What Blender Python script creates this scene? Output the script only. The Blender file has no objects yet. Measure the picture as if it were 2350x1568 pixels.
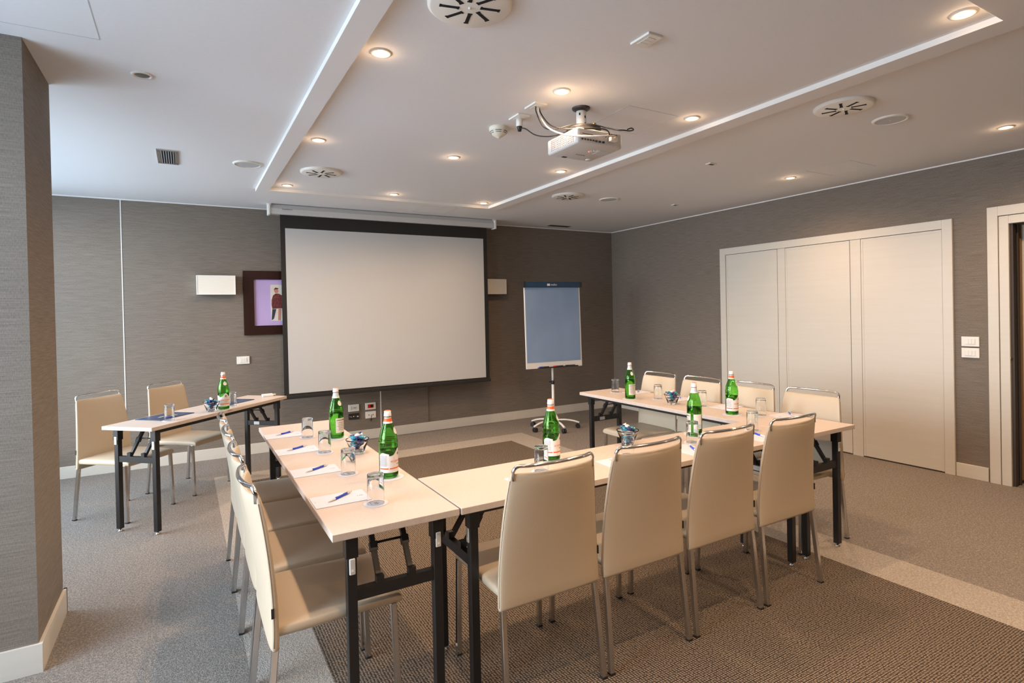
import bpy, bmesh, math, random
from mathutils import Vector, Matrix
random.seed(7)
S = bpy.context.scene
COL = S.collection
PI = math.pi
R = math.radians

# ------------------------------------------------------------------ camera
yaw, pitch, roll = -.5300, -.0088, -.0212
right = Vector((math.cos(yaw), math.sin(yaw), 0)); fw = Vector((-math.sin(yaw), math.cos(yaw), 0)); up = Vector((0, 0, 1))
fw, up = math.cos(pitch)*fw + math.sin(pitch)*up, -math.sin(pitch)*fw + math.cos(pitch)*up
right, up = math.cos(roll)*right + math.sin(roll)*up, -math.sin(roll)*right + math.cos(roll)*up
cd = bpy.data.cameras.new('camera'); cam = bpy.data.objects.new('camera', cd); COL.objects.link(cam)
m = Matrix((right, up, -fw)).transposed().to_4x4(); m.translation = Vector((0, 0, 1.444)); cam.matrix_world = m
cd.sensor_width = 36; cd.lens = 1295.9/2350*36
cd.shift_x = (1175-1184.1)/2350; cd.shift_y = (729.2-784)/2350
cd.clip_start = .05
S.camera = cam

# ------------------------------------------------------------------ world, light, exposure
W = bpy.data.worlds.new('world'); S.world = W; W.use_nodes = True
bg = W.node_tree.nodes['Background']; bg.inputs[0].default_value = (.66, .82, 1, 1); bg.inputs[1].default_value = 1.3
def area(name, loc, rot, sx, sy, power, color):
    l = bpy.data.lights.new(name, 'AREA'); l.shape = 'RECTANGLE'; l.size = sx; l.size_y = sy; l.energy = power; l.color = color
    o = bpy.data.objects.new(name, l); o.location = loc; o.rotation_euler = rot; COL.objects.link(o); return o
# daylight arriving through the two real windows of the left wall (lamps stand outside the glass)
area('daylight', (-2.15, 1.9, 2.1), (0, R(-66), 0), 2.2, 2.6, 76, (.52, .74, 1))
area('daylight', (-2.15, 5.05, 2.1), (0, R(-66), 0), 2.2, 3.0, 58, (.56, .77, 1))
area('far_fill_lamp', (-8.0, 3.2, 2.6), (0, R(-84), 0), 4.0, 9.0, 640, (1, .95, .88))  # added far fill lamp, not a real facade; evens the light toward the right wall
WARM = (1, .65, .39)
SPOT_W = 25
S.view_settings.view_transform = 'Standard'; S.view_settings.look = 'None'
S.view_settings.gamma = 1; S.view_settings.use_curve_mapping = False
S.view_settings.exposure = 1.22

# ------------------------------------------------------------------ materials
def newmat(name):
    mt = bpy.data.materials.new(name); mt.use_nodes = True
    return mt, mt.node_tree, mt.node_tree.nodes['Principled BSDF']
def pm(name, col, rough=.5, metal=0, spec=.5, trans=0, ior=1.5, emit=None, es=0, coat=0):
    mt, nt, b = newmat(name)
    b.inputs['Base Color'].default_value = (*col, 1); b.inputs['Roughness'].default_value = rough
    b.inputs['Metallic'].default_value = metal; b.inputs['Specular IOR Level'].default_value = spec
    b.inputs['Transmission Weight'].default_value = trans; b.inputs['IOR'].default_value = ior
    b.inputs['Coat Weight'].default_value = coat
    if emit: b.inputs['Emission Color'].default_value = (*emit, 1); b.inputs['Emission Strength'].default_value = es
    return mt
def N(nt, t, **kw):
    n = nt.nodes.new(t)
    for k, v in kw.items():
        if k in n.inputs: n.inputs[k].default_value = v
        else: setattr(n, k, v)
    return n
def noisy(name, c1, c2, scale=(40, 40, 40), rough=.6, bump=.1, detail=4, second=None, spec=.4, lo=.3, hi=.7, dist=.002, coat=0):
    mt, nt, b = newmat(name); L = nt.links.new
    tc = N(nt, 'ShaderNodeTexCoord'); mp = N(nt, 'ShaderNodeMapping'); mp.inputs['Scale'].default_value = scale
    L(tc.outputs['Object'], mp.inputs[0])
    n = N(nt, 'ShaderNodeTexNoise', Scale=1.0, Detail=detail); L(mp.outputs[0], n.inputs['Vector'])
    fac = n.outputs[0]
    if second:
        mp2 = N(nt, 'ShaderNodeMapping'); mp2.inputs['Scale'].default_value = second; L(tc.outputs['Object'], mp2.inputs[0])
        n2 = N(nt, 'ShaderNodeTexNoise', Scale=1.0, Detail=2.0); L(mp2.outputs[0], n2.inputs['Vector'])
        mx = N(nt, 'ShaderNodeMath', operation='MULTIPLY_ADD'); L(n.outputs[0], mx.inputs[0]); mx.inputs[1].default_value = .55
        sc = N(nt, 'ShaderNodeMath', operation='MULTIPLY'); L(n2.outputs[0], sc.inputs[0]); sc.inputs[1].default_value = .45
        L(sc.outputs[0], mx.inputs[2]); fac = mx.outputs[0]
    r = N(nt, 'ShaderNodeValToRGB'); r.color_ramp.elements[0].position = lo; r.color_ramp.elements[1].position = hi
    r.color_ramp.elements[0].color = (*c1, 1); r.color_ramp.elements[1].color = (*c2, 1)
    L(fac, r.inputs[0]); L(r.outputs[0], b.inputs['Base Color'])
    bp = N(nt, 'ShaderNodeBump', Strength=bump, Distance=dist); L(fac, bp.inputs['Height']); L(bp.outputs[0], b.inputs['Normal'])
    b.inputs['Roughness'].default_value = rough; b.inputs['Specular IOR Level'].default_value = spec; b.inputs['Coat Weight'].default_value = coat
    return mt
M = {}
M['paper_wall'] = noisy('woven_wallpaper', (.142, .117, .093), (.245, .206, .168), (7, 7, 330), .75, .2, 3, (300, 300, 80), lo=.36, hi=.64)
M['ceiling'] = noisy('ceiling_paint', (.75, .755, .76), (.77, .775, .78), (60, 60, 60), .8, .05)
M['band_paint'] = pm('ceiling_border_paint', (.75, .74, .73), .7)
M['white_trim'] = pm('white_trim_paint', (.82, .81, .78), .45)
M['cream_paint'] = noisy('cream_satin_lacquer', (.64, .60, .52), (.66, .62, .545), (1.5, 1.5, 40), .38, .02, spec=.5)
M['leather'] = noisy('cream_leather', (.50, .42, .31), (.54, .455, .34), (400, 400, 400), .45, .15, 2, spec=.45, dist=.0004)
M['stitch'] = pm('stitching_thread', (.38, .32, .25), .8)
M['chrome'] = pm('chrome', (.80, .80, .80), .10, 1)
M['leg_chrome'] = pm('brushed_chrome', (.62, .61, .60), .22, 1)
M['black_steel'] = pm('black_painted_steel', (.012, .012, .013), .38)
M['dark_plastic'] = pm('dark_plastic', (.02, .02, .022), .4)
M['laminate'] = noisy('linen_laminate', (.54, .465, .41), (.62, .54, .485), (30, 260, 30), .42, .05, 3, (260, 30, 30), spec=.5, dist=.0005)
M['white_plastic'] = pm('white_plastic', (.80, .78, .72), .35)
M['screen_black'] = pm('screen_black_cloth', (.012, .011, .010), .7)
M['screen_white'] = pm('screen_white_cloth', (.49, .505, .505), .8)
M['alu'] = pm('pale_grey_enamel', (.55, .55, .54), .35)
M['sconce'] = noisy('sconce_cloth', (.76, .72, .62), (.82, .78, .68), (10, 10, 300), .7, .05)
M['frame_wood'] = noisy('dark_brown_frame', (.022, .008, .006), (.035, .013, .010), (30, 30, 200), .3, .05)
M['lilac'] = pm('lilac_mat', (.50, .38, .68), .6)
M['paper'] = pm('white_paper', (.63, .65, .73), .7)
M['ink'] = pm('grey_ink', (.16, .15, .17), .7)
M['blackink'] = pm('black_ink', (.01, .01, .01), .6)
M['pen_blue'] = pm('pen_blue', (.02, .07, .60), .3)
M['pen_clear'] = pm('pen_frosted', (.66, .68, .70), .25)
M['navy'] = noisy('navy_folder_card', (.012, .035, .10), (.02, .075, .19), (12, 12, 12), .25, 0)
M['orange'] = pm('orange_print', (.80, .13, .03), .5)
M['red'] = pm('red_socket_plastic', (.62, .01, .01), .25)
M['paleblue'] = pm('pale_blue_print', (.45, .62, .72), .5)
M['labelw'] = noisy('bottle_label_paper', (.72, .71, .68), (.80, .79, .77), (90, 90, 90), .5, 0)
M['labelc'] = noisy('cream_label_paper', (.62, .58, .50), (.74, .71, .64), (160, 160, 160), .5, 0)
M['cap'] = pm('white_cap_metal', (.80, .78, .76), .3)
M['capred'] = pm('dull_red_cap', (.45, .14, .10), .4)
M['dark_hole'] = pm('dark_opening', (.004, .004, .004), .9)
M['shade_grey'] = pm('speaker_mesh', (.50, .52, .53), .6)
M['flip_blue'] = noisy('grey_blue_cover', (.21, .31, .47), (.25, .36, .54), (3, 3, 2), .35, .05)
M['flip_navy'] = pm('flipchart_navy', (.012, .05, .11), .35)
M['vent_grey'] = pm('vent_grey', (.16, .15, .145), .6)
M['projector_shell'] = pm('projector_shell', (.60, .59, .575), .4)
M['flip_white'] = pm('flipchart_white_enamel', (.78, .77, .74), .35)
M['tan'] = pm('tan_wood_edge', (.32, .20, .10), .5)
M['dbrown'] = pm('dark_brown_groove', (.05, .035, .022), .6)
M['cable_white'] = pm('ivory_cable', (.72, .66, .58), .4)
M['cable_black'] = pm('black_cable', (.012, .012, .012), .45)
M['beige_detector'] = pm('ivory_detector', (.72, .68, .56), .4)
M['gold'] = pm('brass', (.5, .35, .15), .3, 1)
M['rim'] = pm('downlight_rim', (.70, .66, .60), .3)
M['lamp'] = pm('lit_lamp_face', (1, .8, .5), .5, emit=(1, .55, .22), es=16)
M['lamp_off'] = pm('unlit_lamp_glass', (.10, .12, .10), .15)
M['led_red'] = pm('red_power_lamp', (.8, .1, .1), .4, emit=(1, .1, .08), es=2)
M['candy_blue'] = pm('dark_blue_wrapper', (.03, .04, .17), .16, .25)
M['candy_teal'] = pm('teal_wrapper', (.04, .30, .42), .14, .25)
M['candy_white'] = pm('white_sweet', (.72, .68, .66), .3)
def glassmat(name, col, ior=1.45, rough=0.0):
    mt = bpy.data.materials.new(name); mt.use_nodes = True; nt = mt.node_tree
    for n in list(nt.nodes): nt.nodes.remove(n)
    g = nt.nodes.new('ShaderNodeBsdfGlass'); g.inputs['Color'].default_value = (*col, 1); g.inputs['IOR'].default_value = ior; g.inputs['Roughness'].default_value = rough
    o = nt.nodes.new('ShaderNodeOutputMaterial'); nt.links.new(g.outputs[0], o.inputs[0]); return mt
M['green_glass'] = glassmat('green_glass', (.66, .92, .56), 1.42)
M['water'] = glassmat('water', (.80, .95, .76), 1.33)
mt = bpy.data.materials.new('window_pane_glass'); mt.use_nodes = True; nt = mt.node_tree
for n in list(nt.nodes): nt.nodes.remove(n)
a = nt.nodes.new('ShaderNodeBsdfTransparent'); b_ = nt.nodes.new('ShaderNodeBsdfGlossy'); b_.inputs['Roughness'].default_value = .02
mx = nt.nodes.new('ShaderNodeMixShader'); mx.inputs[0].default_value = .06; o_ = nt.nodes.new('ShaderNodeOutputMaterial')
nt.links.new(a.outputs[0], mx.inputs[1]); nt.links.new(b_.outputs[0], mx.inputs[2]); nt.links.new(mx.outputs[0], o_.inputs[0]); M['pane'] = mt
M['clear_glass'] = glassmat('clear_glass', (.985, .99, .99), 1.32)

def loop_carpet(name, c1, c2):
    mt, nt, b = newmat(name); L = nt.links.new
    tc = N(nt, 'ShaderNodeTexCoord')
    v = N(nt, 'ShaderNodeTexVoronoi', Scale=210.0); L(tc.outputs['Object'], v.inputs['Vector'])
    n = N(nt, 'ShaderNodeTexNoise', Scale=90.0, Detail=4.0); L(tc.outputs['Object'], n.inputs['Vector'])
    ad = N(nt, 'ShaderNodeMath', operation='MULTIPLY_ADD'); L(v.outputs['Distance'], ad.inputs[0]); ad.inputs[1].default_value = -.7; L(n.outputs[0], ad.inputs[2])
    r = N(nt, 'ShaderNodeValToRGB'); r.color_ramp.elements[0].position = -.0; r.color_ramp.elements[1].position = .6
    r.color_ramp.elements[0].color = (*c1, 1); r.color_ramp.elements[1].color = (*c2, 1)
    L(ad.outputs[0], r.inputs[0]); L(r.outputs[0], b.inputs['Base Color'])
    bp = N(nt, 'ShaderNodeBump', Strength=.7, Distance=.004); L(ad.outputs[0], bp.inputs['Height']); L(bp.outputs[0], b.inputs['Normal'])
    b.inputs['Roughness'].default_value = .95; b.inputs['Specular IOR Level'].default_value = .1
    return mt
M['carpet_grey'] = loop_carpet('taupe_loop_carpet', (.19, .168, .148), (.43, .385, .34))
M['carpet_pale'] = loop_carpet('pale_loop_carpet', (.33, .295, .255), (.58, .525, .455))
mt, nt, b = newmat('woven_dark_carpet'); L = nt.links.new
tc = N(nt, 'ShaderNodeTexCoord'); mp = N(nt, 'ShaderNodeMapping'); mp.inputs['Rotation'].default_value = (0, 0, R(0)); mp.inputs['Scale'].default_value = (84, 100, 1)
L(tc.outputs['Object'], mp.inputs[0])
v = N(nt, 'ShaderNodeTexVoronoi', Scale=1.0, Randomness=.25); v.voronoi_dimensions = '2D'; L(mp.outputs[0], v.inputs['Vector'])
n = N(nt, 'ShaderNodeTexNoise', Scale=160.0, Detail=3.0); L(tc.outputs['Object'], n.inputs['Vector'])
ad = N(nt, 'ShaderNodeMath', operation='MULTIPLY_ADD'); L(n.outputs[0], ad.inputs[0]); ad.inputs[1].default_value = .4; L(v.outputs['Distance'], ad.inputs[2])
r = N(nt, 'ShaderNodeValToRGB'); r.color_ramp.elements[0].position = .33; r.color_ramp.elements[1].position = .72
r.color_ramp.elements[0].color = (.31, .25, .19, 1); r.color_ramp.elements[1].color = (.042, .033, .026, 1)
L(ad.outputs[0], r.inputs[0]); L(r.outputs[0], b.inputs['Base Color'])
iv = N(nt, 'ShaderNodeMath', operation='MULTIPLY'); iv.inputs[1].default_value = -1; L(ad.outputs[0], iv.inputs[0])
bp = N(nt, 'ShaderNodeBump', Strength=.6, Distance=.004); L(iv.outputs[0], bp.inputs['Height']); L(bp.outputs[0], b.inputs['Normal'])
b.inputs['Roughness'].default_value = .95; b.inputs['Specular IOR Level'].default_value = .1
M['carpet_woven'] = mt

# ------------------------------------------------------------------ mesh helpers
class MB:
    def __init__(s): s.bm = bmesh.new()
    def box(s, x0, x1, y0, y1, z0, z1, mat=None, mi=0):
        P = [(x0,y0,z0),(x1,y0,z0),(x1,y1,z0),(x0,y1,z0),(x0,y0,z1),(x1,y0,z1),(x1,y1,z1),(x0,y1,z1)]
        if mat is not None: P = [mat @ Vector(p) for p in P]
        v = [s.bm.verts.new(p) for p in P]
        for f in ((3,2,1,0),(4,5,6,7),(0,1,5,4),(1,2,6,5),(2,3,7,6),(3,0,4,7)):
            fc = s.bm.faces.new([v[i] for i in f]); fc.material_index = mi
        return s
    def bar(s, a, b, w, h, upv=(0,0,1)):
        a = Vector(a); b = Vector(b); d = (b-a); ln = d.length; d.normalize()
        x = d.cross(Vector(upv)); x.normalize(); y = x.cross(d)
        mt = Matrix((x, d, y)).transposed().to_4x4(); mt.translation = a
        return s.box(-w/2, w/2, 0, ln, -h/2, h/2, mt)
    def rings(s, rings, closed=False, cap=True, smooth=True):
        vs = [[s.bm.verts.new(p) for p in r] for r in rings]
        n = len(rings[0]); k = len(vs)
        for i in range(k if closed else k-1):
            A, B = vs[i], vs[(i+1) % k]
            for j in range(n):
                f = s.bm.faces.new((A[j], A[(j+1) % n], B[(j+1) % n], B[j])); f.smooth = smooth
        if cap and not closed:
            s.bm.faces.new(vs[0][::-1]); s.bm.faces.new(vs[-1])
        return s
    def lathe(s, prof, n=32, c=(0,0,0), smooth=True, cap=False):
        # prof list of (r,z); r==0 makes a pole
        rows = []
        for r_, z in prof:
            if r_ < 1e-6: rows.append([s.bm.verts.new((c[0], c[1], c[2]+z))])
            else: rows.append([s.bm.verts.new((c[0]+r_*math.cos(2*PI*j/n), c[1]+r_*math.sin(2*PI*j/n), c[2]+z)) for j in range(n)])
        for A, B in zip(rows, rows[1:]):
            for j in range(n):
                j2 = (j+1) % n
                if len(A) == 1 and len(B) == 1: continue
                if len(A) == 1: f = s.bm.faces.new((A[0], B[j2], B[j]))
                elif len(B) == 1: f = s.bm.faces.new((A[j], A[j2], B[0]))
                else: f = s.bm.faces.new((A[j], A[j2], B[j2], B[j]))
                f.smooth = smooth
        return s
    def tube(s, pts, r=.005, n=10, rx=None, closed=False):
        pts = [Vector(p) for p in pts]; K = len(pts)
        t = (pts[1]-pts[0]).normalized(); ref = Vector((0,0,1)) if abs(t.z) < .9 else Vector((0,1,0))
        x = t.cross(ref).normalized(); rr = []
        for i, p in enumerate(pts):
            a = pts[max(0, i-1)]; b = pts[min(K-1, i+1)]
            t = (b-a).normalized(); x = (x - t*x.dot(t)).normalized(); y = t.cross(x)
            rr.append([p + x*r*math.cos(2*PI*j/n) + y*(rx or r)*math.sin(2*PI*j/n) for j in range(n)])
        return s.rings(rr)
    def cyl(s, a, b, r, n=20): return s.tube([a, b], r, n)
    def bevel(s, w=.002, seg=2):
        bmesh.ops.bevel(s.bm, geom=s.bm.edges[:], offset=w, segments=seg, affect='EDGES', profile=.5, clamp_overlap=True); return s
    def build(s, name, mats, parent=None, kind=None):
        bmesh.ops.recalc_face_normals(s.bm, faces=s.bm.faces[:])
        me = bpy.data.meshes.new(name); s.bm.to_mesh(me); s.bm.free()
        if not isinstance(mats, (list, tuple)): mats = [mats]
        for q in mats: me.materials.append(M[q] if isinstance(q, str) else q)
        o = bpy.data.objects.new(name, me); COL.objects.link(o)
        if parent: o.parent = parent
        if kind: o['kind'] = kind
        return o
def tag(o, label, cat, group=None):
    o['label'] = label; o['category'] = cat
    if group: o['group'] = group
    return o
def thing(name, label, cat, loc=(0,0,0), rz=0, group=None):
    o = bpy.data.objects.new(name, None); o.empty_display_size = .05; COL.objects.link(o)
    o.location = loc; o.rotation_euler = (0, 0, rz)
    return tag(o, label, cat, group)
def copy_tree(o, parent=None):
    kids = [c for c in bpy.data.objects if c.parent == o]
    c = o.copy(); COL.objects.link(c); c.parent = parent
    for k in kids: copy_tree(k, c)
    return c
class Proto:
    def __init__(s, root): s.root = root; s.used = False
    def put(s, loc, rz, label, group=None):
        o = copy_tree(s.root) if s.used else s.root
        s.used = True; o.location = loc; o.rotation_euler = (0, 0, rz); o['label'] = label
        if group: o['group'] = group
        return o
def spline(P, k=8):
    P = [Vector(p) for p in P]; out = []
    for i in range(len(P)-1):
        p0 = P[max(i-1, 0)]; p1 = P[i]; p2 = P[i+1]; p3 = P[min(i+2, len(P)-1)]
        for j in range(k):
            t = j/k
            out.append(.5*((2*p1)+(p2-p0)*t+(2*p0-5*p1+4*p2-p3)*t*t+(3*p1-p0-3*p2+p3)*t**3))
    out.append(P[-1]); return out
def text_mesh(s, size, extrude=0.0, align='CENTER'):
    c = bpy.data.curves.new('t', 'FONT'); c.body = s; c.size = size; c.extrude = extrude; c.align_x = align; c.align_y = 'CENTER'; c.resolution_u = 3
    o = bpy.data.objects.new('t', c); COL.objects.link(o); dg = bpy.context.evaluated_depsgraph_get()
    me = bpy.data.meshes.new_from_object(o.evaluated_get(dg)); bpy.data.objects.remove(o); bpy.data.curves.remove(c); return me
def text_obj(name, s, size, mat, parent, matrix, bend=None, extrude=.0002, align='CENTER'):
    me = text_mesh(s, size, extrude, align)
    for v in me.vertices:
        p = v.co.copy()
        if bend:
            r_, a0, z0 = bend
            a = a0 + p.x/r_; rr = r_ + p.z
            v.co = Vector((rr*math.cos(a), rr*math.sin(a), z0+p.y))
        else: v.co = matrix @ p
    me.materials.clear(); me.materials.append(M[mat])
    o = bpy.data.objects.new(name, me); COL.objects.link(o); o.parent = parent; return o

# ------------------------------------------------------------------ room
YB, XR, XL, YF, H = 6.6, 5.56, -1.55, -2.3, 2.617
b = MB()   # floor split into carpet zones
def zone(x0, x1, y0, y1, mi):
    v = [b.bm.verts.new(p) for p in ((x0,y0,0),(x1,y0,0),(x1,y1,0),(x0,y1,0))]; f = b.bm.faces.new(v); f.material_index = mi
A0, A1, B0, B1 = .195, .475, 3.145, 3.455
Y0, Y1, Y2, Y3 = -1.2, -.9, 5.53, 5.83
zone(XL, A0, YF, YB, 0); zone(B1, 7.2, YF, YB, 0); zone(A0, B1, YF, Y0, 0); zone(A0, B1, Y3, YB, 0)
zone(A0, A1, Y0, Y3, 1); zone(B0, B1, Y0, Y3, 1); zone(A1, B0, Y2, Y3, 1); zone(A1, B0, Y0, Y1, 1)
zone(A1, B0, Y1, Y2, 2)
b.box(XL-.3, 7.2, YF-.2, YB+.2, -.1, -.001)
b.build('floor', ['carpet_grey', 'carpet_pale', 'carpet_woven'], kind='structure')
b = MB(); b.box(XL-.3, 7.2, YF-.2, YB+.2, H, H+.12); b.build('ceiling', 'ceiling', kind='structure')
b = MB(); b.box(XL-.3, 7.2, YB, YB+.15, 0, H); b.build('wall_back', 'paper_wall', kind='structure')
b = MB(); b.box(XR, XR+.30, 1.85, YB, 0, H); b.box(XR, XR+.30, .75, 1.85, 2.055, H); b.box(XR, XR+.30, YF, .75, 0, H)
b.build('wall_right', 'paper_wall', kind='structure')
b = MB(); b.box(XL-.3, 7.2, YF-.15, YF, 0, H); b.build('wall_front', 'paper_wall', kind='structure')
b = MB(); b.box(7.1, 7.2, YF, YB, 0, H); b.build('wall_corridor', 'cream_paint', kind='structure')
win = [(1.0, 2.85), (3.75, 6.35)]; wz0, wz1 = .30, 2.45
b = MB()
b.box(XL-.2, XL, YF, win[0][0], 0, H); b.box(XL-.2, XL, win[0][1], win[1][0], 0, H); b.box(XL-.2, XL, win[1][1], YB, 0, H)
for y0, y1 in win: b.box(XL-.2, XL, y0, y1, 0, wz0); b.box(XL-.2, XL, y0, y1, wz1, H)
b.build('wall_left', 'paper_wall', kind='structure')
b = MB(); b.box(XL, -.553, 3.02, 3.56, 0, H); b.build('wall_pillar', 'paper_wall', kind='structure')
for i, (y0, y1) in enumerate(win):
    b = MB(); n = 2
    b.box(XL-.14, XL-.06, y0, y1, wz0, wz0+.06); b.box(XL-.14, XL-.06, y0, y1, wz1-.06, wz1)
    for k in range(n+1):
        yy = y0 + (y1-y0)*k/n; b.box(XL-.14, XL-.06, max(y0, yy-.035), min(y1, yy+.035), wz0, wz1)
    b.box(XL-.14, XL-.06, y0, y1, 1.72, 1.76)
    w = b.build('window_%d' % (i+1), 'white_trim', kind='structure')
    b = MB(); b.box(XL-.103, XL-.097, y0, y1, wz0, wz1); b.build('pane', 'pane', w)
# baseboards and ceiling shadow trims
b = MB(); b.box(XL, XR, YB-.014, YB, 0, .112); b.bevel(.002, 1); b.build('baseboard_back', 'cream_paint', kind='structure')
b = MB(); b.box(XR-.014, XR, 4.605, YB-.014, 0, .112); b.box(XR-.014, XR, 2.0, 2.222, 0, .112); b.bevel(.002, 1); b.build('baseboard_right', 'cream_paint', kind='structure')
b = MB(); b.box(XL, -.539, 3.006, 3.02, 0, .118); b.box(-.553, -.539, 3.02, 3.574, 0, .118); b.box(XL, -.539, 3.56, 3.574, 0, .118); b.build('baseboard_pillar', 'cream_paint', kind='structure')
b = MB(); b.box(XL, XL+.014, YF, 3.0, 0, .112); b.box(XL, XL+.014, 3.58, YB-.014, 0, .112); b.build('baseboard_left', 'cream_paint', kind='structure')
b = MB(); b.box(XL, XR, YB-.012, YB, H-.010, H); b.box(XR-.012, XR, YF, YB-.012, H-.010, H); b.build('trim_1', 'white_trim', kind='structure')
# dropped border of the central ceiling field
b = MB(); zt = H-.028
b.box(.575, .680, .86, 5.60, zt, H); b.box(2.895, 3.03, .86, 5.60, zt, H)
b.box(.680, 2.895, 5.49, 5.60, zt, H); b.box(.680, 2.895, .86, .975, zt, H)
band = b.build('trim_2', ['band_paint', 'white_trim'], kind='structure')
for f in band.data.polygons:
    if abs(f.normal.z) < .5: f.material_index = 1
# wallpaper seams (pale reveal strips) and the flush panel edge under the screen
b = MB(); b.box(-.516, -.508, YB-.003, YB, .112, H-.01); b.build('trim_3', 'white_trim', kind='structure')
b = MB(); b.box(1.976, 1.986, YB-.003, YB, .112, H-.01); b.build('trim_4', 'white_trim', kind='structure')
b = MB(); b.box(1.986, 2.575, YB-.010, YB, .112, .9); b.build('trim_5', 'paper_wall', kind='structure')
# closet front on the right wall
b = MB()
b.box(XR-.022, XR, 4.52, 4.60, 0, 2.152); b.box(XR-.022, XR, 2.225, 2.30, 0, 2.152); b.box(XR-.022, XR, 2.30, 4.52, 2.075, 2.152)
b.bevel(.002, 1); b.build('trim_6', 'cream_paint', kind='structure')
b = MB(); b.box(XR-.012, XR, 3.755, 3.845, 0, 2.075); b.box(XR-.012, XR, 2.972, 3.070, 0, 2.075); b.bevel(.0015, 1); b.build('trim_7', 'cream_paint', kind='structure')
b = MB(); b.box(XR-.004, XR, 2.30, 4.52, 0, 2.075); b.build('trim_8', 'dbrown', kind='structure')
for i, (y0, y1) in enumerate(((3.849, 4.516), (3.074, 3.751), (2.304, 2.968))):
    b = MB(); b.box(XR-.010, XR-.003, y0, y1, .012, 2.071)
    # raised thin frame lines round the flat leaf
    d = b.bevel(.0015, 1).build('door_%d' % (i+1), 'cream_paint', kind='structure')
    f = MB()
    f.box(XR-.0125, XR-.010, y0+.0, y0+.018, .012, 2.071); f.box(XR-.0125, XR-.010, y1-.018, y1, .012, 2.071); f.box(XR-.0125, XR-.010, y0+.018, y1-.018, 2.048, 2.071)
    f.build('leaf_edge_strip', 'cream_paint', d)
# entrance: casing, jamb and stacked folding leaf in the reveal
b = MB(); b.box(XR-.022, XR, 1.918, 1.988, 0, 2.20); b.box(XR-.022, XR, .60, 1.918, 2.125, 2.20); b.box(XR-.022, XR, .60, .67, 0, 2.125)
b.bevel(.002, 1); b.build('trim_9', 'cream_paint', kind='structure')
b = MB(); b.box(XR-.016, XR+.004, 1.852, 1.914, 0, 2.12); b.box(XR-.016, XR+.004, .74, 1.852, 2.057, 2.12); b.box(XR-.016, XR+.004, .674, .74, 0, 2.12)
b.bevel(.002, 1); b.build('trim_10', 'cream_paint', kind='structure')
b = MB(); b.box(XR+.006, XR+.06, 1.832, 1.85, 0, 2.055, mi=0); b.box(XR+.06, XR+.085, 1.838, 1.85, 0, 2.055, mi=1)
b.box(XR+.085, XR+.10, 1.826, 1.85, 0, 2.055, mi=0)
b.box(XR+.10, XR+.145, 1.836, 1.85, .03, 2.055, mi=2); b.box(XR+.15, XR+.165, 1.83, 1.85, .03, 2.055, mi=2)
b.box(XR+.17, XR+.30, 1.815, 1.85, .03, 2.055, mi=3)
b.build('door_4', ['dbrown', 'black_steel', 'tan', 'cream_paint'], kind='structure')
b = MB(); b.lathe([(0,-.002), (.013,-.002), (.013,.004), (0,.004)], 16)
k = b.build('strike_plate', 'gold', None); k.rotation_euler = (0, R(90), 0); k.location = (XR-.012, 1.857, 1.0)
tag(k, 'small round brass catch on the cream doorway jamb', 'door catch')

# ceiling access panels: hairline grooves
def groove(name, pts, label):
    b = MB(); n = len(pts)
    for i in range(n-1 if name == 'open' else n):
        b.bar((*pts[i], H), (*pts[(i+1) % n], H), .003, .002)
    o = b.build('access_panel', 'shade_grey'); tag(o, label, 'ceiling panel'); return o
groove('c', [(2.22, 2.458), (2.61, 2.458), (2.605, 2.84), (2.235, 2.84)], 'square access panel outline in the ceiling beside the projector')
groove('c', [(4.667, 2.942), (4.665, 2.565), (5.055, 2.57), (5.05, 2.94)], 'square access panel outline in the ceiling above the closet doors')
groove('c', [(2.252, 6.12), (2.252, 5.74), (2.64, 5.74), (2.64, 6.12)], 'square access panel outline in the ceiling just before the screen housing')
groove('c', [(-.28, 2.90), (-.28, 2.45), (-.75, 2.45), (-.75, 2.90)], 'access panel outline in the ceiling in front of the pillar')

# ------------------------------------------------------------------ ceiling fittings
def make_downlight(lit):
    t = thing('recessed_downlight', '', 'ceiling light')
    b = MB(); b.lathe([(.030, -.0005), (.034, -.006), (.045, -.006), (.048, 0)], 28); b.build('rim', 'rim', t)
    b = MB(); b.lathe([(0, -.004), (.028, -.004), (.032, -.001)], 24); b.build('lamp_face', 'lamp' if lit else 'lamp_off', t)
    if lit:
        l = bpy.data.lights.new('downlight_lamp', 'SPOT'); l.energy = SPOT_W; l.color = WARM; l.spot_size = R(158); l.spot_blend = .95; l.shadow_soft_size = .03
        o = bpy.data.objects.new('lamp_beam', l); COL.objects.link(o); o.parent = t; o.location = (0, 0, -.012)
        l2 = bpy.data.lights.new('downlight_glow', 'POINT'); l2.energy = .14; l2.color = WARM; l2.shadow_soft_size = .02
        o = bpy.data.objects.new('lamp_glow', l2); COL.objects.link(o); o.parent = t; o.location = (0, 0, -.035)
    return t
DL = Proto(make_downlight(True))
rows = [(.785, 1.05), (1.76, 1.05), (2.747, 1.053), (.781, 2.475), (1.755, 2.463), (2.715, 2.443), (.79, 3.886), (1.761, 3.878), (2.733, 3.873), (.807, 5.338), (1.774, 5.318), (2.765, 5.347), (4.772, 3.161)]
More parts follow.
